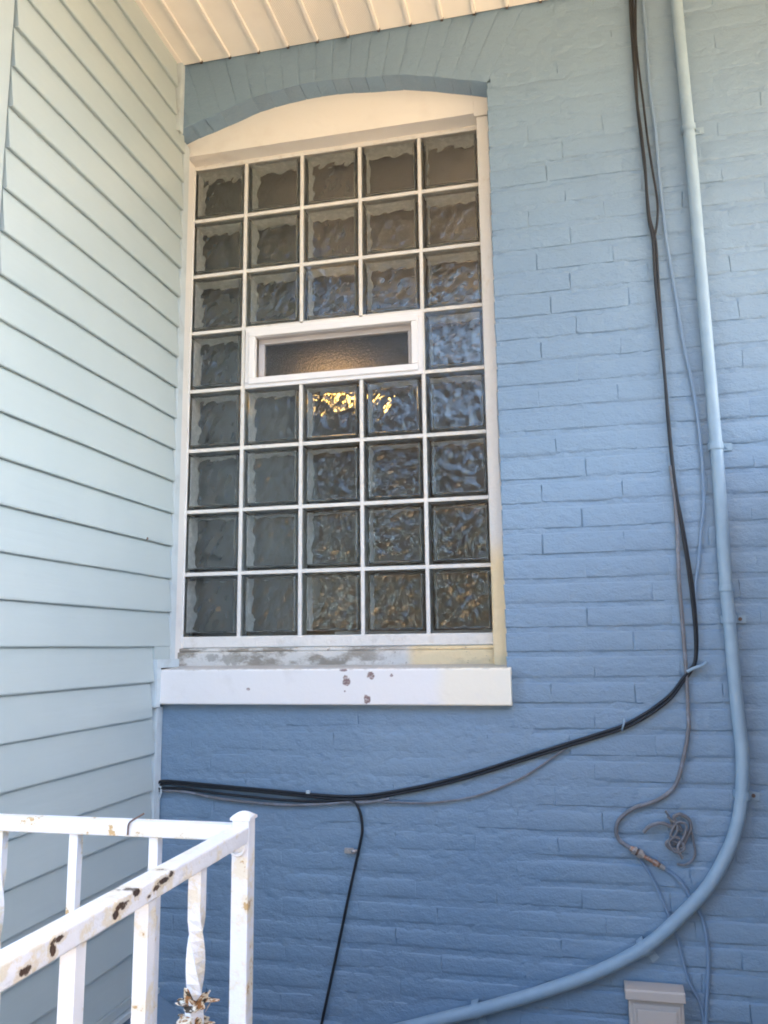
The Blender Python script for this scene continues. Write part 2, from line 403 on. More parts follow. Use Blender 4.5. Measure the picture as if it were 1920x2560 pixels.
arch_m.prism(prof, 'y', YF+.0008, YF+.083).build('arch_mortar', m_paint, wall)
# reveal of the opening on the right
MB((1.0, YF, -3.15)).box(OX1-.0005, OX1+.010, YF+.004, YF+.12, -1.80, .048).build('reveal_plaster', m_paint, wall)

# ------------------------------------------------------------------ SIDING WALL (left)
sw = empty('siding_wall', (XS, -.5, -3.15), 'pale aqua clapboard siding wall left of the window', 'wall')
O_S = (XS, -.5, -3.15)
ZK = [-1.4627 + .1033*k for k in range(-11, 30)]
def end_y(z):
    if z > .06: return -.172
    if -1.70 < z <= .06: return -.109
    if -1.86 < z <= -1.70: return -.203
    return -.186
for zk in ZK:
    ye = end_y(zk+.05); y0 = -.962
    th = .0130; jit = random.uniform(-.0008,.0008)
    prof = [(XS-.004, zk+.1053), (XS+.0012, zk+.1053), (XS+.0065, zk+.055), (XS+th, zk+.005), (XS+th-.0006, zk+.0012), (XS+th-.0030, zk-.0004), (XS+.002, zk+.0012), (XS-.004, zk+.0012)]
    mb = MB(O_S); nseg = 6; ys = np.linspace(y0, ye, nseg+1); vs = []
    for y in ys:
        wv = .0012*fbm(y, zk, 3, 9)
        vs += [(p+wv+jit*(p>XS), y, q+.0012*fbm(y, zk*3, 4, 5)) for p, q in prof]
    nP = len(prof); fs = [(s*nP+i, s*nP+(i+1)%nP, (s+1)*nP+(i+1)%nP, (s+1)*nP+i) for s in range(nseg) for i in range(nP)]
    fs += [tuple(range(nP))[::-1], tuple(range(nseg*nP, nseg*nP+nP))]
    mb.add(vs, fs); mb.build('clapboard', m_siding, sw)
MB(O_S).box(XS+.0002, XS+.0110, -.2031, -.1095, -1.7073, -1.6700).build('clapboard', m_siding, sw)
sheath = MB(O_S).box(-.12, XS-.0035, -.962, -.02, -2.64, 4.4).build('sheathing', m_gap, sw)
def chan(y0, y1, z0, z1, h=.014, name='j_channel'):
    mb = MB(O_S); mb.box(XS-.003, XS+h, y1-.004, y1, z0, z1); mb.box(XS-.003, XS+h*.9, y0, y0+.003, z0, z1); mb.box(XS+h-.0025, XS+h+.0005, y0+.003, y1-.004, z0, z1)
    return mb.build(name, m_chan, sw)
chan(-.166, -.1425, .035, ZS-.003, .020)
chan(-.106, -.068, -1.716, .030, .008)
chan(-.200, -.1725, -1.846, -1.716, .018)
MB(O_S).box(XS-.002, XS+.0195, -.1995, -.060, -1.7330, -1.7075).build('j_channel', m_chan, sw)
chan(-.182, -.1425, -2.60, -1.848, .012)
# corner post and the wall that turns away from it
MB(O_S).box(XS-.10, XS+.011, -1.060, -.974, -2.62, 4.4).build('corner_post', m_siding, sw, bevel=.004)
MB(O_S).box(-6, XS-.10, -1.030, -.95, -3.15, 4.4).build('front_wall_face', m_siding, sw)
# starter strip and drip flashing at the bottom, foundation below
MB(O_S).box(XS-.004, XS+.018, -.962, -.1425, -2.622, -2.600).build('starter_strip', m_siding, sw)
MB(O_S).box(XS-.004, XS+.030, -.962, -.1425, -2.640, -2.627).build('drip_flashing', m_chan, sw)
MB(O_S).box(-.12, XS-.012, -.96, -.132, -3.15, -2.640).build('foundation', m_paint, sw)
MB(O_S).prism([(XS-.012,-2.62),(XS+.12,-2.70),(.30,-2.86),(.30,-3.15),(XS-.012,-3.15)], 'y', -.30, -.143).build('mortar_wedge', m_paint, sw)
nail = MB((XS+.011, -.155, -1.34)); nail.tube([(XS+.008,-.272,-1.3555),(XS+.014,-.272,-1.3555)], .0045, 8)
nail.build('nail_head', m_screw, sw, loc=(.011, .345, 1.81))

# ------------------------------------------------------------------ PORCH SOFFIT
pr = empty('porch_roof', (1.2, -1.0, ZS), 'cream vinyl porch ceiling with ribbed panels above the window', 'ceiling')
O_P = (1.2, -1.0, ZS); YE = -1.92
ribs = [XS] + [.0955 + .1030*k for k in range(0, 36)]
for i, (a, b_) in enumerate(zip(ribs, ribs[1:])):
    perf = i in (4,5,6) or (i > 8 and (i // 3) % 2 == 0)
    e = YF - .004 - random.uniform(0, .004)
    mb = MB(O_P).box(a+.006 if i else a+.002, b_-.006, YE, e, ZS, ZS+.004)
    mb.build('soffit_strip', m_soffitp if perf else m_soffit, pr)
    rp = [(b_-.0065,ZS+.003),(b_-.0045,ZS-.0075),(b_+.0045,ZS-.0075),(b_+.0065,ZS+.003)]
    MB(O_P).prism(rp, 'y', YE, e-.010).build('soffit_rib', m_soffit, pr)
    MB(O_P).prism([(b_-.004,ZS-.005),(b_+.004,ZS-.005),(b_+.004,ZS+.003),(b_-.004,ZS+.003)], 'y', e-.0095, e+.002).build('rib_end', m_gap, pr)
MB(O_P).box(XS, 3.75, YE-.001, YF-.001, ZS+.0045, ZS+.03).build('roof_deck', m_gap, pr)
MB(O_P).box(XS+.0005, XS+.018, YE, YF-.006, ZS-.0045, ZS+.0032).build('wall_channel', m_soffit, pr)
MB(O_P).box(-.1, 3.8, YE-.03, YE-.0015, ZS-.03, ZS+.24).build('fascia', m_white, pr)
MB(O_P).prism([(YE-.12,ZS+.20),(YE-.12,ZS+.26),(-.12,ZS+.95),(-.12,ZS+.90)], 'x', -.2, 3.9).build('roof_slope', m_roof, pr)

# ------------------------------------------------------------------ WINDOW
PX, PZ = .2032, .20566
win = empty('glass_block_window', (.53, -.03, -1.73), 'arched white framed glass block window with small vent in its fourth row', 'window')
O_W = (.53, -.03, -1.73)
def wb(): return MB(O_W)
# glass block: hollow glass shell, inner faces pressed in diagonal waves
def block_mesh(seed, w_, h_, d=.079):
    r = random.Random(seed); ox, oz = r.uniform(0,50), r.uniform(0,50); V = []; Fc = []
    def grid(y, hw, hh, nx, nz, fn, flip):
        n0 = len(V)
        for j in range(nz+1):
            for i in range(nx+1):
                u, v = i/nx*2-1, j/nz*2-1; x, z_ = u*hw, v*hh
                V.append((x, y+fn(u, v, x, z_), z_))
        for j in range(nz):
            for i in range(nx):
                a = n0+j*(nx+1)+i; q = (a, a+1, a+2+nx, a+1+nx); Fc.append(q[::-1] if flip else q)
        return n0
    hw, hh = w_/2, h_/2; ro = .0025
    # outer shell
    bm = bmesh.new(); bmesh.ops.create_cube(bm, size=1); bmesh.ops.scale(bm, vec=(w_, d, h_), verts=bm.verts)
    bmesh.ops.translate(bm, vec=(0, d/2, 0), verts=bm.verts); bmesh.ops.bevel(bm, geom=bm.edges[:], offset=ro, segments=2, affect='EDGES')
    n0 = 0; bm.verts.ensure_lookup_table()
    for v in bm.verts: V.append(tuple(v.co))
    for f in bm.faces: Fc.append(tuple(v.index for v in f.verts))
    bm.free(); n_outer = len(Fc)
    # cavity
    iw, ih = hw-.0125, hh-.0125; y0, y1 = .0085, d-.0085
    def wave(sgn, amp):
        def fn(u, v, x, z_):
            e = max(0, 1-max(abs(u), abs(v))**7)
            q = Vector((x*34+ox, z_*34+oz, sgn*3.1)); s1 = noise.noise(q); s2 = noise.noise(Vector((x*15-oz, z_*15+ox, sgn)))
            dgl = math.sin((x*.9-z_*.75)*150 + 4*s2)
            return e*amp*(1.0*s1+.45*s2+.30*dgl)
        return fn
    NX = 30
    a = grid(y0, iw, ih, NX, NX, wave(1, .0027), True)
    b_ = grid(y1, iw, ih, NX, NX, wave(-1, .0027), False)
    idx = lambda base, i, j: base+j*(NX+1)+i
    border = [(i,0) for i in range(NX)]+[(NX,j) for j in range(NX)]+[(i,NX) for i in range(NX,0,-1)]+[(0,j) for j in range(NX,0,-1)]
    for k in range(len(border)):
        p, q = border[k], border[(k+1)%len(border)]
        Fc.append((idx(a,*q), idx(a,*p), idx(b_,*p), idx(b_,*q)))
    me = fromdata('glass_block', V, Fc)
    sm = [False]*n_outer + [True]*(2*NX*NX) + [False]*(len(Fc)-n_outer-2*NX*NX)
    # the cavity must face inwards: check one front-cavity normal
    me.polygons.foreach_set('use_smooth', sm); me.update()
    me.materials.append(m_glass); me.materials.append(m_edge)
    mi = [1 if (abs(f.normal.y) < .3 and k < n_outer and f.area > .003) or k >= len(me.polygons)-len(border) else 0 for k, f in enumerate(me.polygons)]
    me.polygons.foreach_set('material_index', mi); return me
bmeshes = [block_mesh(k, .1898, .1922) for k in range(6)]
order = 0
for j in range(8):
    for i in range(5):
        if j == 3 and 1 <= i <= 3: continue
        o = link('glass_block', bmeshes[(i*2+j*5+order) % 6], None, win, (PX*(i+.5)-O_W[0], .0022-O_W[1], -PZ*(j+.5)-O_W[2])); order += 1
# mortar joints: strips, uprights through, crossings butted
jw = .0058
for i in range(0, 6):
    if i in (2,3):
        spans = [(-8*PZ-.0, -4*PZ-.004), (-3*PZ+.004, -.004)]
    else: spans = [(-8*PZ, -.004)]
    for z0, z1 in spans:
        mb = wb().box(PX*i-jw, PX*i+jw, -.0006+.0004*(i%2), .080, z0, z1); mb.build('upright_joint', m_mortar, win, bevel=.0008, seg=1)
for j in range(0, 9):
    for i in range(5):
        if j in (0, 8): continue
        mb = wb().box(PX*i+jw+.0001, PX*(i+1)-jw-.0001, -.0002, .079, -PZ*j-jw, -PZ*j+jw); mb.build('level_joint', m_mortar, win, bevel=.0008, seg=1)
# head strip, foot strip
wb().box(.0, 1.03, -.0035, .079, -.0140, .008).build('head_joint', m_mortar, win, bevel=.002)
wb().box(.0, 1.03, -.0030, .079, -1.676, -8*PZ+.0055).build('foot_joint', m_mortar, win, bevel=.003)
# arched header board
prof = [(x, arc_z(x)+.016) for x in np.linspace(-.02, 1.06, 30)] + [(1.06, .0), (-.02, .0)]
wb().prism([(a, b_) for a, b_ in prof], 'y', -.066, .06).build('header_board', m_header, win)
wb().box(1.004, 1.0552, -.0692, -.0661, -.012, .048).build('header_end_block', m_header, win, bevel=.002)
# right jamb, caulk edge wavy against the bricks
mb = wb(); zz_ = np.linspace(-1.735, -.0125, 46); vs = []
for z in zz_:
    e = OX1 - .006 + .0040*fbm(0, z, 7, 4) + .0025*fbm(0, z, 22, 6)
    if z < -1.36: e += .003
    for (x, y) in ((1.0105,.002), (1.0105,-.058), (1.0135,-.062), (e-.004,-.0625), (e+.001,-.058), (e+.001,.002)): vs.append((x, y, z))
k = 6; fs = [(s*k+i, s*k+(i+1)%k, (s+1)*k+(i+1)%k, (s+1)*k+i) for s in range(len(zz_)-1) for i in range(k)] + [tuple(range(k))[::-1], tuple(range((len(zz_)-1)*k, len(zz_)*k))]
mb.add(vs, fs); mb.build('side_jamb', m_jamb, win)
wb().box(1.013, OX1+.004, .0021, .09, -1.735, -.0).build('side_backing', m_mortar, win)
# left jamb
mb = wb(); mb.box(-.02, .0125, -.066, -.0036, -1.731, -.0006); mb.build('side_jamb', m_white, win)
wb().box(.0128, .0175, -.012, -.0038, -1.676, -.0148).build('jamb_bead', m_white, win, bevel=.0015)
# ledge below the blocks
wb().box(.004, 1.0095, -.021, -.0031, -1.688, -1.6765).build('ledge_bead', m_ledge, win, bevel=.003)
wb().box(.004, 1.0100, -.031, .02, -1.737, -1.6885).build('ledge_board', m_ledge, win, bevel=.003)
# sill
prof = [(-.170,-1.8385),(-.1725,-1.8355),(-.1722,-1.742),(-.169,-1.7385),(-.031,-1.7300),(.05,-1.7300),(.05,-1.80),(-.135,-1.82),(-.135,-1.8385)]
sill = MB(O_W).prism(prof, 'x', .0240, 1.0655).build('window_sill', m_sill, win)
# vent: frame, sash, pane
vx0, vx1, vz0, vz1 = .2165, .8095, -.8265, -.6225
def frame(o, x0, x1, z0, z1, t, y0, y1, m, name, bev=.002, parent=win):
    mb = MB(O_W if parent is win else o)
    mb.box(x0, x1, y0, y1, z1-t, z1); mb.box(x0, x1, y0, y1, z0, z0+t)
    mb.box(x0, x0+t, y0+.0001, y1-.0001, z0+t, z1-t); mb.box(x1-t, x1, y0+.0001, y1-.0001, z0+t, z1-t)
    return mb.build(name, m, parent, bevel=bev, seg=2)
vf = frame(None, vx0-.004, vx1+.004, vz0-.003, vz1+.003, .020, -.006, .078, m_vinyl, 'vent_frame')
vo = frame(None, vx0+.010, vx1-.010, vz0+.009, vz1-.009, .022, -.013, .010, m_vinyl, 'vent_face', .003)
m_sash = mat('grey_white_sash', (.55,.54,.56), .4)
vs_ = frame(None, vx0+.030, vx1-.030, vz0+.026, vz1-.026, .020, .028, .050, m_sash, 'vent_sash', .002)
wb().box(vx0+.0165, vx1-.0165, .014, .026, vz1-.030, vz1-.0175).build('screen_track', m_sash, win)
wb().box(vx0+.049, vx1-.049, .036, .041, vz0+.045, vz1-.045).build('vent_pane', m_pane, win)

# ------------------------------------------------------------------ ROOM behind, with its lit lamp
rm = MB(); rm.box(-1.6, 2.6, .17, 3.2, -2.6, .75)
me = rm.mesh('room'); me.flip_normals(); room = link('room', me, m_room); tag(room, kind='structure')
# front side of the room has to be open at the window: rebuild without that face, with a border
bm = bmesh.new(); bm.from_mesh(me)
for f in list(bm.faces):
    if abs(f.calc_center_median().y-.17) < .01: bm.faces.remove(f)
bm.to_mesh(me); bm.free()
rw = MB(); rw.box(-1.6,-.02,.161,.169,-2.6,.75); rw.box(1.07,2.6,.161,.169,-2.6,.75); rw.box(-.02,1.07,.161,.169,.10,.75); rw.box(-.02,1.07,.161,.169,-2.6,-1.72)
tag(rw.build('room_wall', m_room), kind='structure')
rv = MB(); rv.box(-.02,.0,.081,.16,-1.7,.1); rv.box(1.05,1.07,.081,.16,-1.7,.1); rv.box(.0,1.05,.081,.16,.0,.1); rv.box(.0,1.05,.081,.16,-1.74,-1.68)
rv.build('inner_reveal', m_mortar, win)
lamp = empty('ceiling_lamp', (.375, .55, -.72), 'lit warm multi-bulb lamp glowing in the room behind the glass blocks', 'lamp')
m_bulb = bpy.data.materials.new('warm_bulb'); m_bulb.use_nodes = True
bb = m_bulb.node_tree.nodes['Principled BSDF']; bb.inputs['Base Color'].default_value = (.9,.8,.6,1)
bb.inputs['Emission Color'].default_value = (1.0,.56,.13,1); bb.inputs['Emission Strength'].default_value = .62
for k in range(8):
    a = k*math.pi/3+.2; x, y = (.060*math.cos(a), .060*math.sin(a)) if k < 6 else ((.125, -.01), (.165, .03))[k-6]
    bmb = bmesh.new(); bmesh.ops.create_uvsphere(bmb, u_segments=10, v_segments=8, radius=.0135)
    for v in bmb.verts: v.co.z *= 1.25 if v.co.z > 0 else .9
    me = bpy.data.meshes.new('bulb'); bmb.to_mesh(me); bmb.free(); me.polygons.foreach_set('use_smooth', [True]*len(me.polygons))
    link('bulb', me, m_bulb, lamp, (x, y, .0))
    MB().tube(spline([(0,0,.06),(x*.6,y*.6,-.045),(x,y,-.04),(x,y,-.018)],4), .004, 6).build('lamp_arm', m_steel, lamp)
m_shade = bpy.data.materials.new('added_shade_glow'); m_shade.use_nodes = True  # unseen emissive shade added for the warm glow in the vent pane
bb = m_shade.node_tree.nodes['Principled BSDF']; bb.inputs['Base Color'].default_value = (.8,.7,.55,1)
bb.inputs['Emission Color'].default_value = (1.0,.55,.22,1); bb.inputs['Emission Strength'].default_value = .11
sh = [(.012,.145),(.05,.14),(.09,.128),(.115,.105),(.118,.10),(.094,.122),(.052,.133),(.012,.138)]
V_ = [(r_*math.cos(k*math.pi/10), r_*math.sin(k*math.pi/10), z_) for r_, z_ in sh for k in range(20)]
F_ = [(i*20+k, i*20+(k+1)%20, ((i+1)%8)*20+(k+1)%20, ((i+1)%8)*20+k) for i in range(8) for k in range(20)]
link('added_glow_shade', fromdata('added_glow_shade', V_, F_, True), m_shade, lamp)
MB().tube([(0,0,.04),(0,0,1.45)], .006, 8).build('lamp_stem', m_steel, lamp)

# ------------------------------------------------------------------ CONDUIT
PIPE = [ (1.622, 0.402), (1.621, 0.200), (1.627, -0.212), (1.630, -0.669), (1.632, -0.903), (1.634, -1.150), (1.634, -1.249), (1.631, -1.516), (1.632, -1.614), (1.635, -1.852), (1.638, -1.951), (1.628, -2.063), (1.610, -2.136), (1.583, -2.198), (1.534, -2.276), (1.464, -2.350), (1.376, -2.426), (1.254, -2.494), (1.126, -2.546), (0.976, -2.598), (0.825, -2.644), (0.635, -2.704), (.45,-2.77) ]
cond = empty('conduit', (1.63, -.165, -2.0), 'painted blue-grey electrical conduit curving down the brick wall right of the cables', 'conduit')
O_C = Vector((1.63, -.165, -2.0)); YP = -.163
pts = spline([(x, YP, z) for x, z in PIPE], 6)
MB(O_C).tube(pts, .0162, 16).build('pipe', m_pipe, cond, smooth=True)
for (x, z, dx, dz) in ((1.627,-.219,0,1),(1.633,-1.156,0,1),(1.632,-1.617,0,1),(1.630,-2.055,.13,1),(1.373,-2.428,.75,.6),(.948,-2.606,.93,.33)):
    d = Vector((dx,0,dz)).normalized(); s_ = Vector((d.z,0,-d.x)); c = Vector((x, YP, z)); mb = MB(O_C); ring = []
    outer = []
    for t in np.linspace(0, math.pi, 11): outer.append((math.cos(t)*.0190, -math.sin(t)*.0190))
    prof = [(.0165,.018),(.0190,.018)] + outer[1:-1] + [(-.0190,.018),(-.0165,.018)] + [(math.cos(t)*.0166, -math.sin(t)*.0166) for t in np.linspace(math.pi, 0, 11)]
    vs = []
    for off in (-.010, .010):
        for a, b_ in prof: vs.append(c + s_*a + Vector((0,b_,0)) + d*off)
    k = len(prof); mb.add(vs, [(i,(i+1)%k,k+(i+1)%k,k+i) for i in range(k)])
    q = c + s_*.030 + Vector((0,.0195,0))
    R3 = Matrix((s_, Vector((0,1,0)), d)).transposed()
    mb.add([q + R3 @ Vector(p) for p in [(sx*.014, sy*.0015, sz*.010) for sx in (-1,1) for sy in (-1,1) for sz in (-1,1)]], [(0,1,3,2),(4,6,7,5),(0,4,5,1),(2,3,7,6),(0,2,6,4),(1,5,7,3)])
    st_ = mb.build('pipe_strap', m_pipe, cond, bevel=0)
    MB(O_C).tube([q+Vector((0,.001,0)), q+Vector((0,-.0055,0))], [.0055,.0045], 8).build('strap_screw', m_screw if z in (-1.617, -2.055) else m_pipe, st_)
for (p0, p1) in (((1.6315,-1.53),(1.6312,-1.545)),):
    MB(O_C).tube([(p0[0],YP,p0[1]),(p1[0],YP,p1[1])], .0190, 16).build('pipe_coupling', m_pipe, cond, bevel=.001)

# ------------------------------------------------------------------ CABLES
def cable(name, label, pts, y, r, m, cat='cable', group=None, seg=8, wob=.0, k=6):
    P = [(x, y + wob*fbm(x*3, z*3, 2, 8), z) for x, z in pts]
    S = spline(P, k); o = Vector((S[len(S)//2][0], y, S[len(S)//2][2]))
    ob = MB(o).tube(S, r, seg).build(name, m, None, o, smooth=True)
    return tag(ob, label, cat, group or ('cables running over the brick wall' if cat == 'cable' else None))
BLACK = [ (1.494, 0.344), (1.492, 0.235), (1.490, 0.150), (1.491, 0.044), (1.492, -0.101), (1.498, -0.205), (1.502, -0.326), (1.502, -0.464), (1.510, -0.543), (1.509, -0.651), (1.512, -0.779), (1.516, -0.925), (1.519, -1.087), (1.523, -1.241), (1.533, -1.368), (1.541, -1.471), (1.546, -1.557), (1.548, -1.656), (1.543, -1.722), (1.527, -1.748), (1.509, -1.769), (1.478, -1.807), (1.437, -1.840), (1.396, -1.866), (1.350, -1.890), (1.286, -1.912), (1.226, -1.931), (1.166, -1.950), (1.088, -1.975), (0.963, -2.015), (0.836, -2.050), (0.705, -2.077), (0.617, -2.088), (0.521, -2.087), (0.354, -2.077), (0.181, -2.067), (0.048, -2.060), (0.020, -2.068) ]
cable('cable', 'black cable running down the wall and sweeping left along the top of the bundle', BLACK, -.1530, .0042, m_cable, wob=.004)
B2 = [(x+.003+.0085*math.sin(i*.9)*(.6 if i < 14 else .25), z-(.0072 if i > 18 else 0)) for i, (x, z) in enumerate(BLACK)]
cable('cable', 'second black cable twisting beside the longest black one, lower where it sweeps left', B2, -.1515, .0038, m_cable, wob=.004)
STR = [ (1.515, 0.339), (1.508, 0.231), (1.501, 0.098), (1.504, -0.008), (1.509, -0.100), (1.514, -0.217), (1.522, -0.328), (1.529, -0.420), (1.525, -0.488), (1.512, -0.545) ]
cable('cable', 'short dark strand bowing off the black cables at the upper right', STR, -.1525, .0034, m_cable)
DROP = [ (0.019, -2.082), (0.105, -2.080), (0.231, -2.092), (0.402, -2.103), (0.521, -2.104), (0.607, -2.098), (0.634, -2.122), (0.643, -2.171), (0.636, -2.214), (0.618, -2.287), (0.599, -2.367), (0.565, -2.516), (0.526, -2.678), (0.490, -2.84) ]
cable('cable', 'black cable that bends off the bundle and hangs down the lower wall', DROP, -.1520, .0040, m_cable, wob=.003)
D2 = [(x, z-.006-.010*math.sin(min(1,max(0,(x-.05)/.5))*math.pi)) for x, z in DROP[:6]] + [(.66,-2.103),(.72,-2.092)]
cable('cable', 'lowest grey-black cable sagging in the bundle under the window', D2, -.1505, .0042, m_grey)
PAINTED = [ (1.531, 0.337), (1.530, 0.229), (1.531, 0.101), (1.531, -0.065), (1.538, -0.189), (1.540, -0.350), (1.545, -0.508), (1.551, -0.595), (1.562, -0.728), (1.573, -0.865), (1.588, -0.985), (1.596, -1.110), (1.597, -1.222), (1.593, -1.311), (1.582, -1.380), (1.571, -1.457), (1.558, -1.528), (1.549, -1.628) ]
cable('cable', 'painted-over blue cable bowing between the black cables and the conduit', PAINTED, -.1475, .0042, m_pcable)
GREY = [ (1.516, -1.200), (1.521, -1.293), (1.521, -1.397), (1.517, -1.512), (1.518, -1.599), (1.519, -1.712), (1.519, -1.767), (1.517, -1.851), (1.515, -1.897), (1.502, -1.954), (1.482, -2.019), (1.460, -2.053), (1.422, -2.078), (1.382, -2.091), (1.349, -2.109), (1.327, -2.131), (1.320, -2.155), (1.327, -2.178), (1.347, -2.192), (1.356, -2.198) ]
cable('cable', 'weathered grey cable dropping straight then hooking round to the brass connector', GREY, -.1490, .0052, m_grey)
G2 = [ (1.423, -2.237), (1.453, -2.256), (1.477, -2.282), (1.494, -2.315), (1.508, -2.340), (1.518, -2.364), (1.524, -2.406), (1.524, -2.464), (1.518, -2.521), (1.509, -2.597), (1.498, -2.76) ]
cable('cable', 'grey cable leaving the brass connector and passing behind the conduit bend', G2, -.1452, .0048, m_pcable)
G3 = [ (1.375, -2.224), (1.392, -2.248), (1.406, -2.275), (1.424, -2.318), (1.438, -2.358), (1.455, -2.410), (1.466, -2.468), (1.479, -2.515), (1.496, -2.551), (1.503, -2.598), (1.50, -2.76) ]
cable('cable', 'thin blue-painted cable left of the grey one behind the conduit bend', G3, -.1445, .0040, m_pcable)
THIN = [ (1.232, -1.932), (1.211, -1.944), (1.165, -1.976), (1.111, -2.012), (1.061, -2.039), (0.960, -2.078), (0.834, -2.100), (0.704, -2.101), (0.616, -2.096) ]
cable('cable', 'thin light grey cable hanging in a shallow loop below the sweeping black cables', THIN, -.1480, .0030, m_grey)
CW = [ (.020,-2.068),(.034,-2.085),(.026,-2.12),(.020,-2.19),(.018,-2.30) ]
cable('cable', 'pale wire turning down into the corner at the left end of the bundle', CW, -.1530, .0030, m_chan)
T1 = [ (1.387, -2.155), (1.403, -2.139), (1.432, -2.130), (1.460, -2.140), (1.480, -2.147), (1.471, -2.129), (1.464, -2.116), (1.480, -2.108), (1.500, -2.120), (1.504, -2.141), (1.492, -2.164), (1.475, -2.191), (1.452, -2.192), (1.442, -2.179), (1.453, -2.171), (1.468, -2.176), (1.480, -2.185), (1.471, -2.206) ]
cable('cord_tangle', 'knotted dead end of grey-blue cord curled on the wall inside the conduit bend', T1, -.1490, .0046, m_grey, 'cord', wob=.02)
T2 = [ (1.445, -2.101), (1.456, -2.122), (1.460, -2.148), (1.451, -2.171), (1.457, -2.184), (1.484, -2.170), (1.503, -2.149), (1.509, -2.179), (1.510, -2.205), (1.498, -2.223), (1.482, -2.231), (1.465, -2.230) ]
cable('wire_loop', 'thin wire loop hanging out of the knotted cord', T2, -.1465, .0030, m_grey, 'wire', wob=.01)
T3 = [ (1.448,-2.112),(1.470,-2.135),(1.462,-2.160),(1.447,-2.175),(1.462,-2.198),(1.484,-2.190),(1.472,-2.165),(1.452,-2.158),(1.470,-2.128),(1.492,-2.132),(1.486,-2.160),(1.468,-2.186),(1.478,-2.214) ]
cable('cord_strand', 'darker strand wound through the middle of the knotted cord', T3, -.1560, .0032, m_grey, 'cord', wob=.02)
# connector
cn = empty('cable_connector', (1.393, -.1525, -2.219), 'corroded copper and brass coupling joining the grey cables', 'connector')
cv = Vector((1.393, -.1525, -2.219)); a = Vector((1.352,-.1525,-2.195)); b_ = Vector((1.434,-.1525,-2.241)); d = (b_-a)
def cseg(t0, t1, r0, r1, name, m, seg=6): MB(cv).tube([a+d*t0, a+d*t1], [r0, r1], seg).build(name, m, cn)
cseg(0,.09,.006,.008,'collar',m_copper,10); cseg(.09,.17,.0115,.0115,'hex_nut',m_steel); cseg(.175,.23,.0085,.0085,'thread',m_screw,10)
cseg(.23,.33,.0125,.0125,'hex_nut',m_steel); cseg(.335,.40,.0085,.008,'collar',m_steel,10); cseg(.40,.68,.0062,.0058,'barrel',m_copper,10)
cseg(.68,.80,.0085,.0085,'hex_nut',m_copper); cseg(.80,.86,.006,.006,'thread',m_screw,10); cseg(.86,1.0,.0072,.0055,'collar',m_steel,10)
# clips
for i, (x, z, lab, cat_) in enumerate(((1.546,-1.738,'bent light clip holding the black cables where they turn left','clip'),
                           (1.352,-1.889,'small white clip on the sweeping black cables','clip'),
                           (.612,-2.232,'dull zinc clamp on the hanging black cable','clamp'),
                           (.487,-2.080,'tiny white clip on the bundle under the window','clip'))):
    o = Vector((x, -.156, z)); mb = MB(o)
    if i == 0:
        mb.tube(spline([(x-.026,-.158,z-.013),(x-.006,-.160,z-.003),(x+.012,-.159,z+.002),(x+.024,-.150,z+.010)],4), [.0042]*13, 8)
    elif i == 1:
        mb.tube(spline([(x-.004,-.146,z-.016),(x-.002,-.160,z-.006),(x+.002,-.161,z+.006),(x+.003,-.148,z+.016)],4), .0025, 8)
    elif i == 2:
        mb.box(x-.020,x+.006,-.1545,-.1505,z-.007,z+.007); mb.tube([(x-.012,-.158,z),(x-.012,-.150,z)],.004,8); mb.tube(spline([(x+.000,-.150,z),(x+.006,-.160,z),(x+.014,-.150,z)],4),.005,6)
    else:
        mb.box(x-.005,x+.005,-.160,-.150,z-.003,z+.005)
    tag(mb.build('cable_clip', [m_pipe, m_pipe, m_steel, m_chan][i], None, o, smooth=True), lab, cat_, 'clips holding the cables to the wall')

# ------------------------------------------------------------------ VENT HOOD (bottom right)
vh = empty('wall_vent', (1.39, -.18, -2.62), 'beige plastic vent hood with raised panel on the wall below the conduit', 'vent')
O_V = (1.39, -.18, -2.62)
MB(O_V).prism([(-.143,-2.535),(-.143,-2.515),(-.150,-2.513),(-.192,-2.5165),(-.195,-2.520),(-.195,-2.5405),(-.19,-2.5405)], 'x', 1.3190, 1.4600).build('hood_cap', m_vent, vh, bevel=.0012)
MB(O_V).box(1.3265, 1.4560, -.182, -.143, -2.80, -2.5406).build('vent_body', m_vent, vh, bevel=.002)
MB(O_V).box(1.3360, 1.4470, -.1865, -.1822, -2.80, -2.552).build('raised_border', m_vent, vh, bevel=.0015)
mb = MB(O_V); mb.box(1.3440, 1.4390, -.1905, -.1868, -2.80, -2.562); mb.build('centre_panel', m_vent, vh, bevel=.0025)

# ------------------------------------------------------------------ RAILING
RX, RY = .7140, -1.1797
rl = empty('railing', (RX, RY, -2.87), 'white metal stair railing with rust spots and peeling paint in the lower left', 'railing')
O_R = Vector((RX, RY, -2.87))
hp = .0140
MB(O_R).box(RX-hp, RX+hp, RY-hp, RY+hp, -2.87, -1.9445).build('corner_post', m_rail, rl, bevel=.0015)
# domed cap
bmc = bmesh.new(); N = 8
vsx = []
for j in range(N+1):
    for i in range(N+1):
        u, v = i/N*2-1, j/N*2-1; hgt = .0105*(1-.6*u*u)*(1-.6*v*v) - .002
        vsx.append((u*.0165, v*.0165, max(hgt, 0)+.0035))
fsx = [(j*(N+1)+i, j*(N+1)+i+1, (j+1)*(N+1)+i+1, (j+1)*(N+1)+i) for j in range(N) for i in range(N)]
nb = len(vsx); vsx += [(x, y, .0) for x, y in ((-.0165,-.0165),(.0165,-.0165),(.0165,.0165),(-.0165,.0165))]
fsx += [(nb, nb+1, nb+2, nb+3)]
br = [list(range(0,N+1)), [j*(N+1)+N for j in range(N+1)], [N*(N+1)+i for i in range(N,-1,-1)], [j*(N+1) for j in range(N,-1,-1)]]
for k_, e_ in enumerate(br): fsx.append(tuple(e_[::-1]) + (nb+k_, nb+(k_+1)%4))
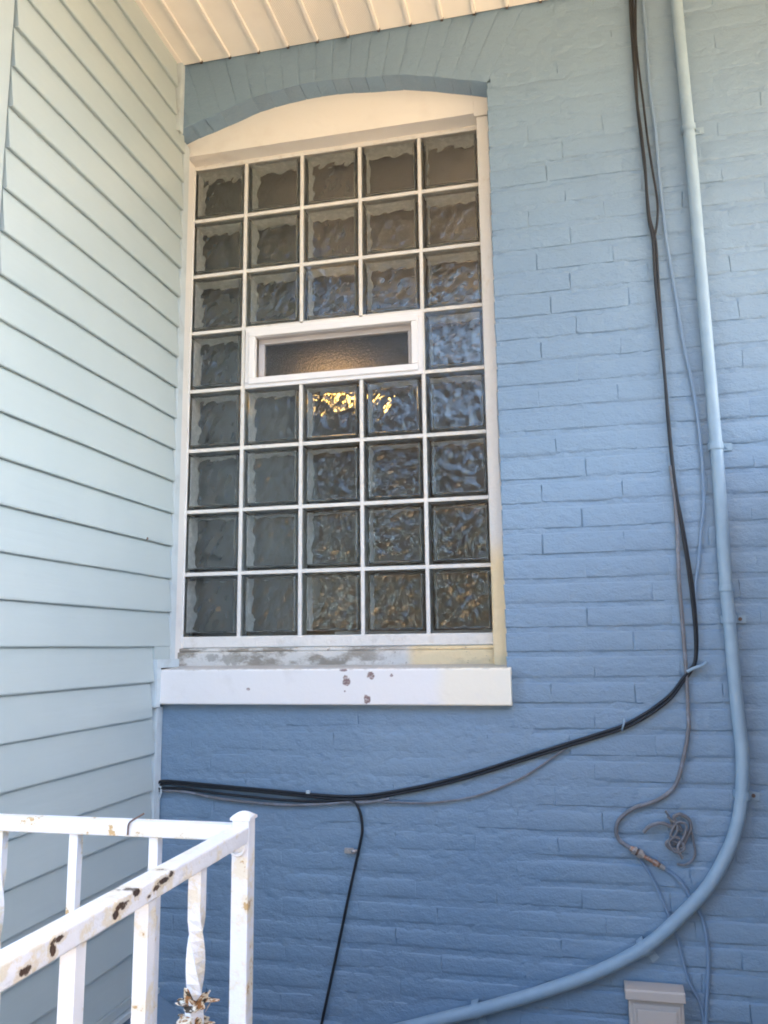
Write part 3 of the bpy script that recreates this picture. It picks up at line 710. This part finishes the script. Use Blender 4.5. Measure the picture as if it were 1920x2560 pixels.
me = fromdata('post_cap', vsx, fsx, False); link('post_cap', me, m_rail, rl, (0, 0, -1.9444+2.87))
# rails
ZT, ZB = -1.9525, -1.9765
MB(O_R).box(-1.6, RX-hp-.0005, RY-.0125, RY+.0125, ZB, ZT).build('top_rail', m_rail, rl, bevel=.0025)
rb_ = MB(O_R); rb_.box(RX-.0150, RX+.0140, -3.4, RY-hp-.0005, ZB-.001, ZT-.0008); rb_.build('top_rail', m_rail2, rl, bevel=.0025)
MB(O_R).box(-1.6, RX-hp-.0005, RY-.010, RY+.010, -2.80, -2.785).build('bottom_rail', m_rail, rl, bevel=.002)
MB(O_R).box(RX-.010, RX+.010, -3.4, RY-hp-.0005, -2.80, -2.785).build('bottom_rail', m_rail2, rl, bevel=.002)
def baluster(x, y, twist=False, h=.0078, m=m_rail, par=rl):
    mb = MB(O_R); z0, z1 = -2.785, ZB+.0005; pts = 60 if twist else 1; vs = []
    for s in range(pts+1):
        t = s/pts; z = z1+(z0-z1)*t; ang = 0
        if twist: ang = max(0, (t-.08))*math.pi*2*2.6
        for k in range(4):
            a_ = math.pi/4+k*math.pi/2+ang; vs.append((x+math.cos(a_)*h*1.414, y+math.sin(a_)*h*1.414, z))
    fs = [(s*4+k, s*4+(k+1)%4, s*4+4+(k+1)%4, s*4+4+k) for s in range(pts) for k in range(4)] + [(3,2,1,0), tuple(range(pts*4, pts*4+4))]
    mb.add(vs, fs); return mb.build('twisted_baluster' if twist else 'baluster', m, par)
for x, tw in ((.5628,0),(.4187,0),(.2776,1),(.133,0),(-.012,0),(-.157,1),(-.30,0),(-.445,0)): baluster(x, RY, tw)
for y, tw in ((-1.3420,1),(-1.4860,0),(-1.6360,0),(-1.770,1),(-1.916,0),(-2.062,0),(-2.208,1),(-2.354,0)):
    b0 = baluster(RX-.0005, y, tw, .0092, m_rail2 if tw else m_rail)
# flaking knuckle on the twisted baluster nearest the post: curled paint chips
mb = MB(O_R); rr = random.Random(3)
for k in range(80):
    z = -2.146 - rr.random()**1.2*.13; a_ = rr.uniform(0, 6.28); rad = .007+ .009*rr.random(); L = rr.uniform(.006,.020)
    c = Vector((RX+math.cos(a_)*rad, -1.342+math.sin(a_)*rad, z)); d = Vector((math.cos(a_), math.sin(a_), rr.uniform(-.9,1.5))).normalized(); s_ = d.cross(Vector((0,0,1))).normalized()*rr.uniform(.005,.011)
    cu = Vector((0,0,1))*rr.uniform(-.004,.008); tck = Vector((.0006,.0006,.0006))
    top = [c-s_, c+s_, c+d*L*.5+s_*.9+cu*.3, c+d*L*.5-s_*.8+cu*.3, c+d*L+s_*.4+cu, c+d*L-s_*.3+cu]
    mb.add(top+[p+tck for p in top], [(0,1,2,3),(3,2,4,5),(6,9,8,7),(9,11,10,8),(0,6,7,1),(1,7,8,2),(2,8,10,4),(4,10,11,5),(5,11,9,3),(3,9,6,0)])
kn = mb.build('flaking_paint', m_flake, rl); kn['kind'] = 'stuff'
mb = MB(O_R); pr_ = [(0,.0085),(.012,.0125),(.026,.0145),(.04,.0120),(.055,.010),(.07,.0135),(.09,.0170),(.115,.014)]
mb.tube([(RX, -1.342, -2.165-t) for t, _ in pr_], [r for _, r in pr_], 8).build('baluster_knuckle', m_flake, rl)
# weld ring below the rail at the post
rg = [(RX-.003+.0125*math.cos(t), RY-hp-.003, -1.983-.0125*math.sin(t)) for t in np.linspace(-.3, math.pi*1.15, 14)]
MB(O_R).tube(rg, .0028, 6).build('scroll_ring', m_rail2, rl)
wr = spline([(.520,RY-.0135,-1.973),(.522,RY-.0145,-1.956),(.530,RY-.012,-1.949),(.538,RY-.004,-1.944),(.5405,RY,-1.942)], 4)
MB(O_R).tube(wr, .0016, 5).build('wire_scrap', m_screw, rl)

# ------------------------------------------------------------------ landing, seen only past the railing and in reflections
ld = MB((-.6,-2.6,-3.15)); ld.box(-2.2, .76, -4.4, -1.10, -3.15, -2.87)
tag(ld.build('landing', m_concrete, None, (-.6,-2.6,-3.15), bevel=.01), kind='structure')

# unseen walls added to shade the lower wall, one at right, one below frame
m_side = mat('added_wall_grey', (.22,.23,.25), .9); n = NB(m_side); n.bump(n.noise(40, 4), .005, .7)
o_ = MB((2.1,-2.0,-3.15)).box(1.98, 2.16, -3.3, -.145, -3.15, -1.14).build('added_side_wall', m_side, None, (2.1,-2.0,-3.15), bevel=.01)
tag(o_, 'unseen grey wall added to block low light, just right of the picture', 'wall')
o_ = MB((1.4,-1.5,-3.15)).box(.77, 1.30, -1.25, -1.10, -3.15, -2.36).build('added_low_wall', m_side, None, (1.4,-1.5,-3.15), bevel=.01)
tag(o_, 'unseen low grey wall added to shade the wall foot, below the picture', 'wall')
# ------------------------------------------------------------------ trees and bush opposite (they show in the glass)
def tree(loc, H, seed, label, spread=1.0):
    r = random.Random(seed); root = empty('bare_tree', loc, label, 'tree', 'bare trees across the yard')
    trunk = MB(); crown = MB()
    def grow(p, d, L, rad, lv):
        mb = trunk if lv == 0 else crown
        pts = [p]; dd = d.copy(); q = p.copy(); ns = 4 if lv < 3 else 2
        for s in range(ns):
            dd = (dd + Vector((r.uniform(-.16,.16), r.uniform(-.16,.16), r.uniform(-.04,.14)))).normalized(); q = q + dd*L/ns; pts.append(q.copy())
        mb.tube(pts, rad, 7 if lv == 0 else (5 if lv < 2 else 3), cap=False, r_end=rad*.62)
        if lv >= 5: return
        for k in range(4 if lv < 1 else (4 if lv < 4 else 3)):
            t = r.uniform(.35, 1.0) if k else 1.0; i = min(ns-1, int(t*ns)); b0 = pts[i].lerp(pts[i+1], t*ns-i if t < 1 else 1)
            ax = Vector((r.uniform(-1,1), r.uniform(-1,1), r.uniform(-.2,.5))).normalized()
            nd = (dd*(1.0 if k == 0 else .45) + ax*.75*spread).normalized()
            grow(b0, nd, L*r.uniform(.58,.78), rad*(.60 if k else .62), lv+1)
    grow(Vector((0,0,0)), Vector((r.uniform(-.1,.1),r.uniform(-.1,.1),1)).normalized(), H*.38, H*.020, 0)
    trunk.build('trunk', m_bark, root); crown.build('crown', m_bark, root)
tree((-1.9,-9.5,-3.15), 8.5, 11, 'tall bare tree across the yard mirrored in the middle glass blocks')
tree((-.2,-8.2,-3.15), 7.0, 5, 'bare tree across the yard mirrored in the right-hand glass blocks', 1.1)
tree((-4.3,-8.8,-3.15), 8.0, 23, 'bare tree far left across the yard, mirrored in the left glass blocks')
tree((-2.9,-13.5,-3.15), 10.0, 31, 'thick bare tree farthest across the yard behind the other trees')
wd = MB((0,-15,-3.15)); rw_ = random.Random(77)
for k in range(24):
    bx, by = rw_.uniform(-16, 7), rw_.uniform(-20, -11.5); H = rw_.uniform(4, 8.5); b0 = Vector((bx, by, -3.15)); top = b0 + Vector((rw_.uniform(-.8,.8), rw_.uniform(-.5,.5), H))
    wd.tube([b0, b0.lerp(top,.5)+Vector((rw_.uniform(-.2,.2),0,0)), top], .12, 5, False, .03)
    for q in range(12):
        t = rw_.uniform(.12,.98); p = b0.lerp(top, t); L = (1.15-t)*H*.34*rw_.uniform(.5,1.1); d = Vector((rw_.uniform(-1,1), rw_.uniform(-1,1), rw_.uniform(.1,.9))).normalized()
        m_ = p+d*L*.55+Vector((0,0,.1)); e_ = p+d*L; wd.tube([p, m_, e_], .06, 3, False, .012)
        for z_ in range(2):
            a_ = p.lerp(e_, rw_.uniform(.3,.95)); wd.tube([a_, a_+Vector((rw_.uniform(-1,1), rw_.uniform(-1,1), rw_.uniform(-.3,.9))).normalized()*L*.45], .017, 3, False, .008)
o_ = wd.build('woodland', m_bark, None, (0,-15,-3.15)); tag(o_, 'bare winter woodland beyond the yard, mirrored in the glass blocks', 'woodland', kind='stuff')
m_ever = mat('dark_evergreen_leaves', (.035,.040,.022), .6); n = NB(m_ever)
gi = n.t.nodes.new('ShaderNodeNewGeometry'); cr = n.t.nodes.new('ShaderNodeValToRGB'); n.L(gi.outputs['Random Per Island'], cr.inputs[0])
cr.color_ramp.elements[0].color = (.020,.024,.012,1); cr.color_ramp.elements[1].color = (.060,.055,.032,1); n.L(cr.outputs[0], n.b.inputs['Base Color'])
def evergreen(loc, H, Rr, seed, label, nc=24):
    r = random.Random(seed); root = empty('evergreen_tree', loc, label, 'tree', 'evergreens across the yard'); tr = MB(); lf = MB()
    tr.tube([(0,0,0),(r.uniform(-.2,.2),0,H*.5),(r.uniform(-.3,.3),0,H)], .14, 6, False, .03)
    for k in range(nc):
        t = r.uniform(.12, 1); rad = Rr*(1-.55*t)*r.random()**.5; a_ = r.uniform(0,6.28); c = Vector((math.cos(a_)*rad, math.sin(a_)*rad, H*t)); tr.tube([(0,0,H*t*.85), c], .03, 3, False, .01)
        for q in range(70):
            p = c + Vector((r.gauss(0,.20), r.gauss(0,.20), r.gauss(0,.15))); u = Vector((r.uniform(-1,1),r.uniform(-1,1),r.uniform(-1,1))).normalized()*.085; v = u.orthogonal().normalized()*.055
            lf.add([p-u, p+v, p+u, p-v], [(0,1,2,3)])
    tr.build('trunk', m_bark, root); lf.build('crown', m_ever, root)
evergreen((-1.1,-10.4,-3.15), 3.3, 1.5, 1, 'dark evergreen between the bare trees, mirrored low in the middle glass')
evergreen((.75,-9.6,-3.15), 2.4, 1.3, 2, 'squat dark evergreen, rightmost across the yard')
evergreen((-3.3,-10.8,-3.15), 6.8, 1.8, 3, 'tallest dark evergreen across the yard')
evergreen((-5.6,-9.8,-3.15), 6.0, 1.9, 4, 'wide dark evergreen far left across the yard')
evergreen((2.6,-11.6,-3.15), 4.2, 1.7, 5, 'dark evergreen beyond the added wall at the right')
evergreen((-6.9,-12.4,-3.15), 5.4, 1.1, 6, 'narrow dark evergreen at the far left behind the wide one')
m_leaf = mat('orange_yellow_leaves', (.5,.25,.06), .6); n = NB(m_leaf)
oi = n.t.nodes.new('ShaderNodeNewGeometry'); cr = n.t.nodes.new('ShaderNodeValToRGB'); n.L(oi.outputs['Random Per Island'], cr.inputs[0])
cr.color_ramp.elements[0].color = (.26,.06,.02,1); cr.color_ramp.elements[1].color = (.22,.19,.05,1); n.L(cr.outputs[0], n.b.inputs['Base Color'])
def shrub(loc, R_, H_, seed, label, nl=450):
    r = random.Random(seed); root = empty('autumn_shrub', loc, label, 'shrub', 'autumn shrubs across the yard'); st_ = MB(); lf = MB()
    for k in range(16):
        a_ = r.uniform(0,6.28); e_ = Vector((math.cos(a_)*R_*r.uniform(.2,.9), math.sin(a_)*R_*r.uniform(.2,.9), H_*r.uniform(.6,1)))
        st_.tube([(0,0,0), e_*.5+Vector((0,0,.15)), e_], .02, 4, False, .004)
    for k in range(nl):
        a_ = r.uniform(0,6.28); q = r.random()**.5; c = Vector((math.cos(a_)*R_*q, math.sin(a_)*R_*q, H_*(.15+.85*r.random())*(1-.35*q*q)))
        u = Vector((r.uniform(-1,1),r.uniform(-1,1),r.uniform(-1,1))).normalized()*.05; v = u.orthogonal().normalized()*.032
        lf.add([c-u, c+v, c+u, c-v], [(0,1,2,3)])
    st_.build('stems', m_bark, root); lf_ = lf.build('foliage', m_leaf, root)
shrub((-.7,-5.8,-3.15), .8, 2.2, 2, 'orange and yellow leaved shrub across the yard, mirrored low in the glass')
shrub((-2.8,-6.6,-3.15), 1.1, 1.9, 8, 'rust coloured shrub left of the yellow one, mirrored low in the glass')
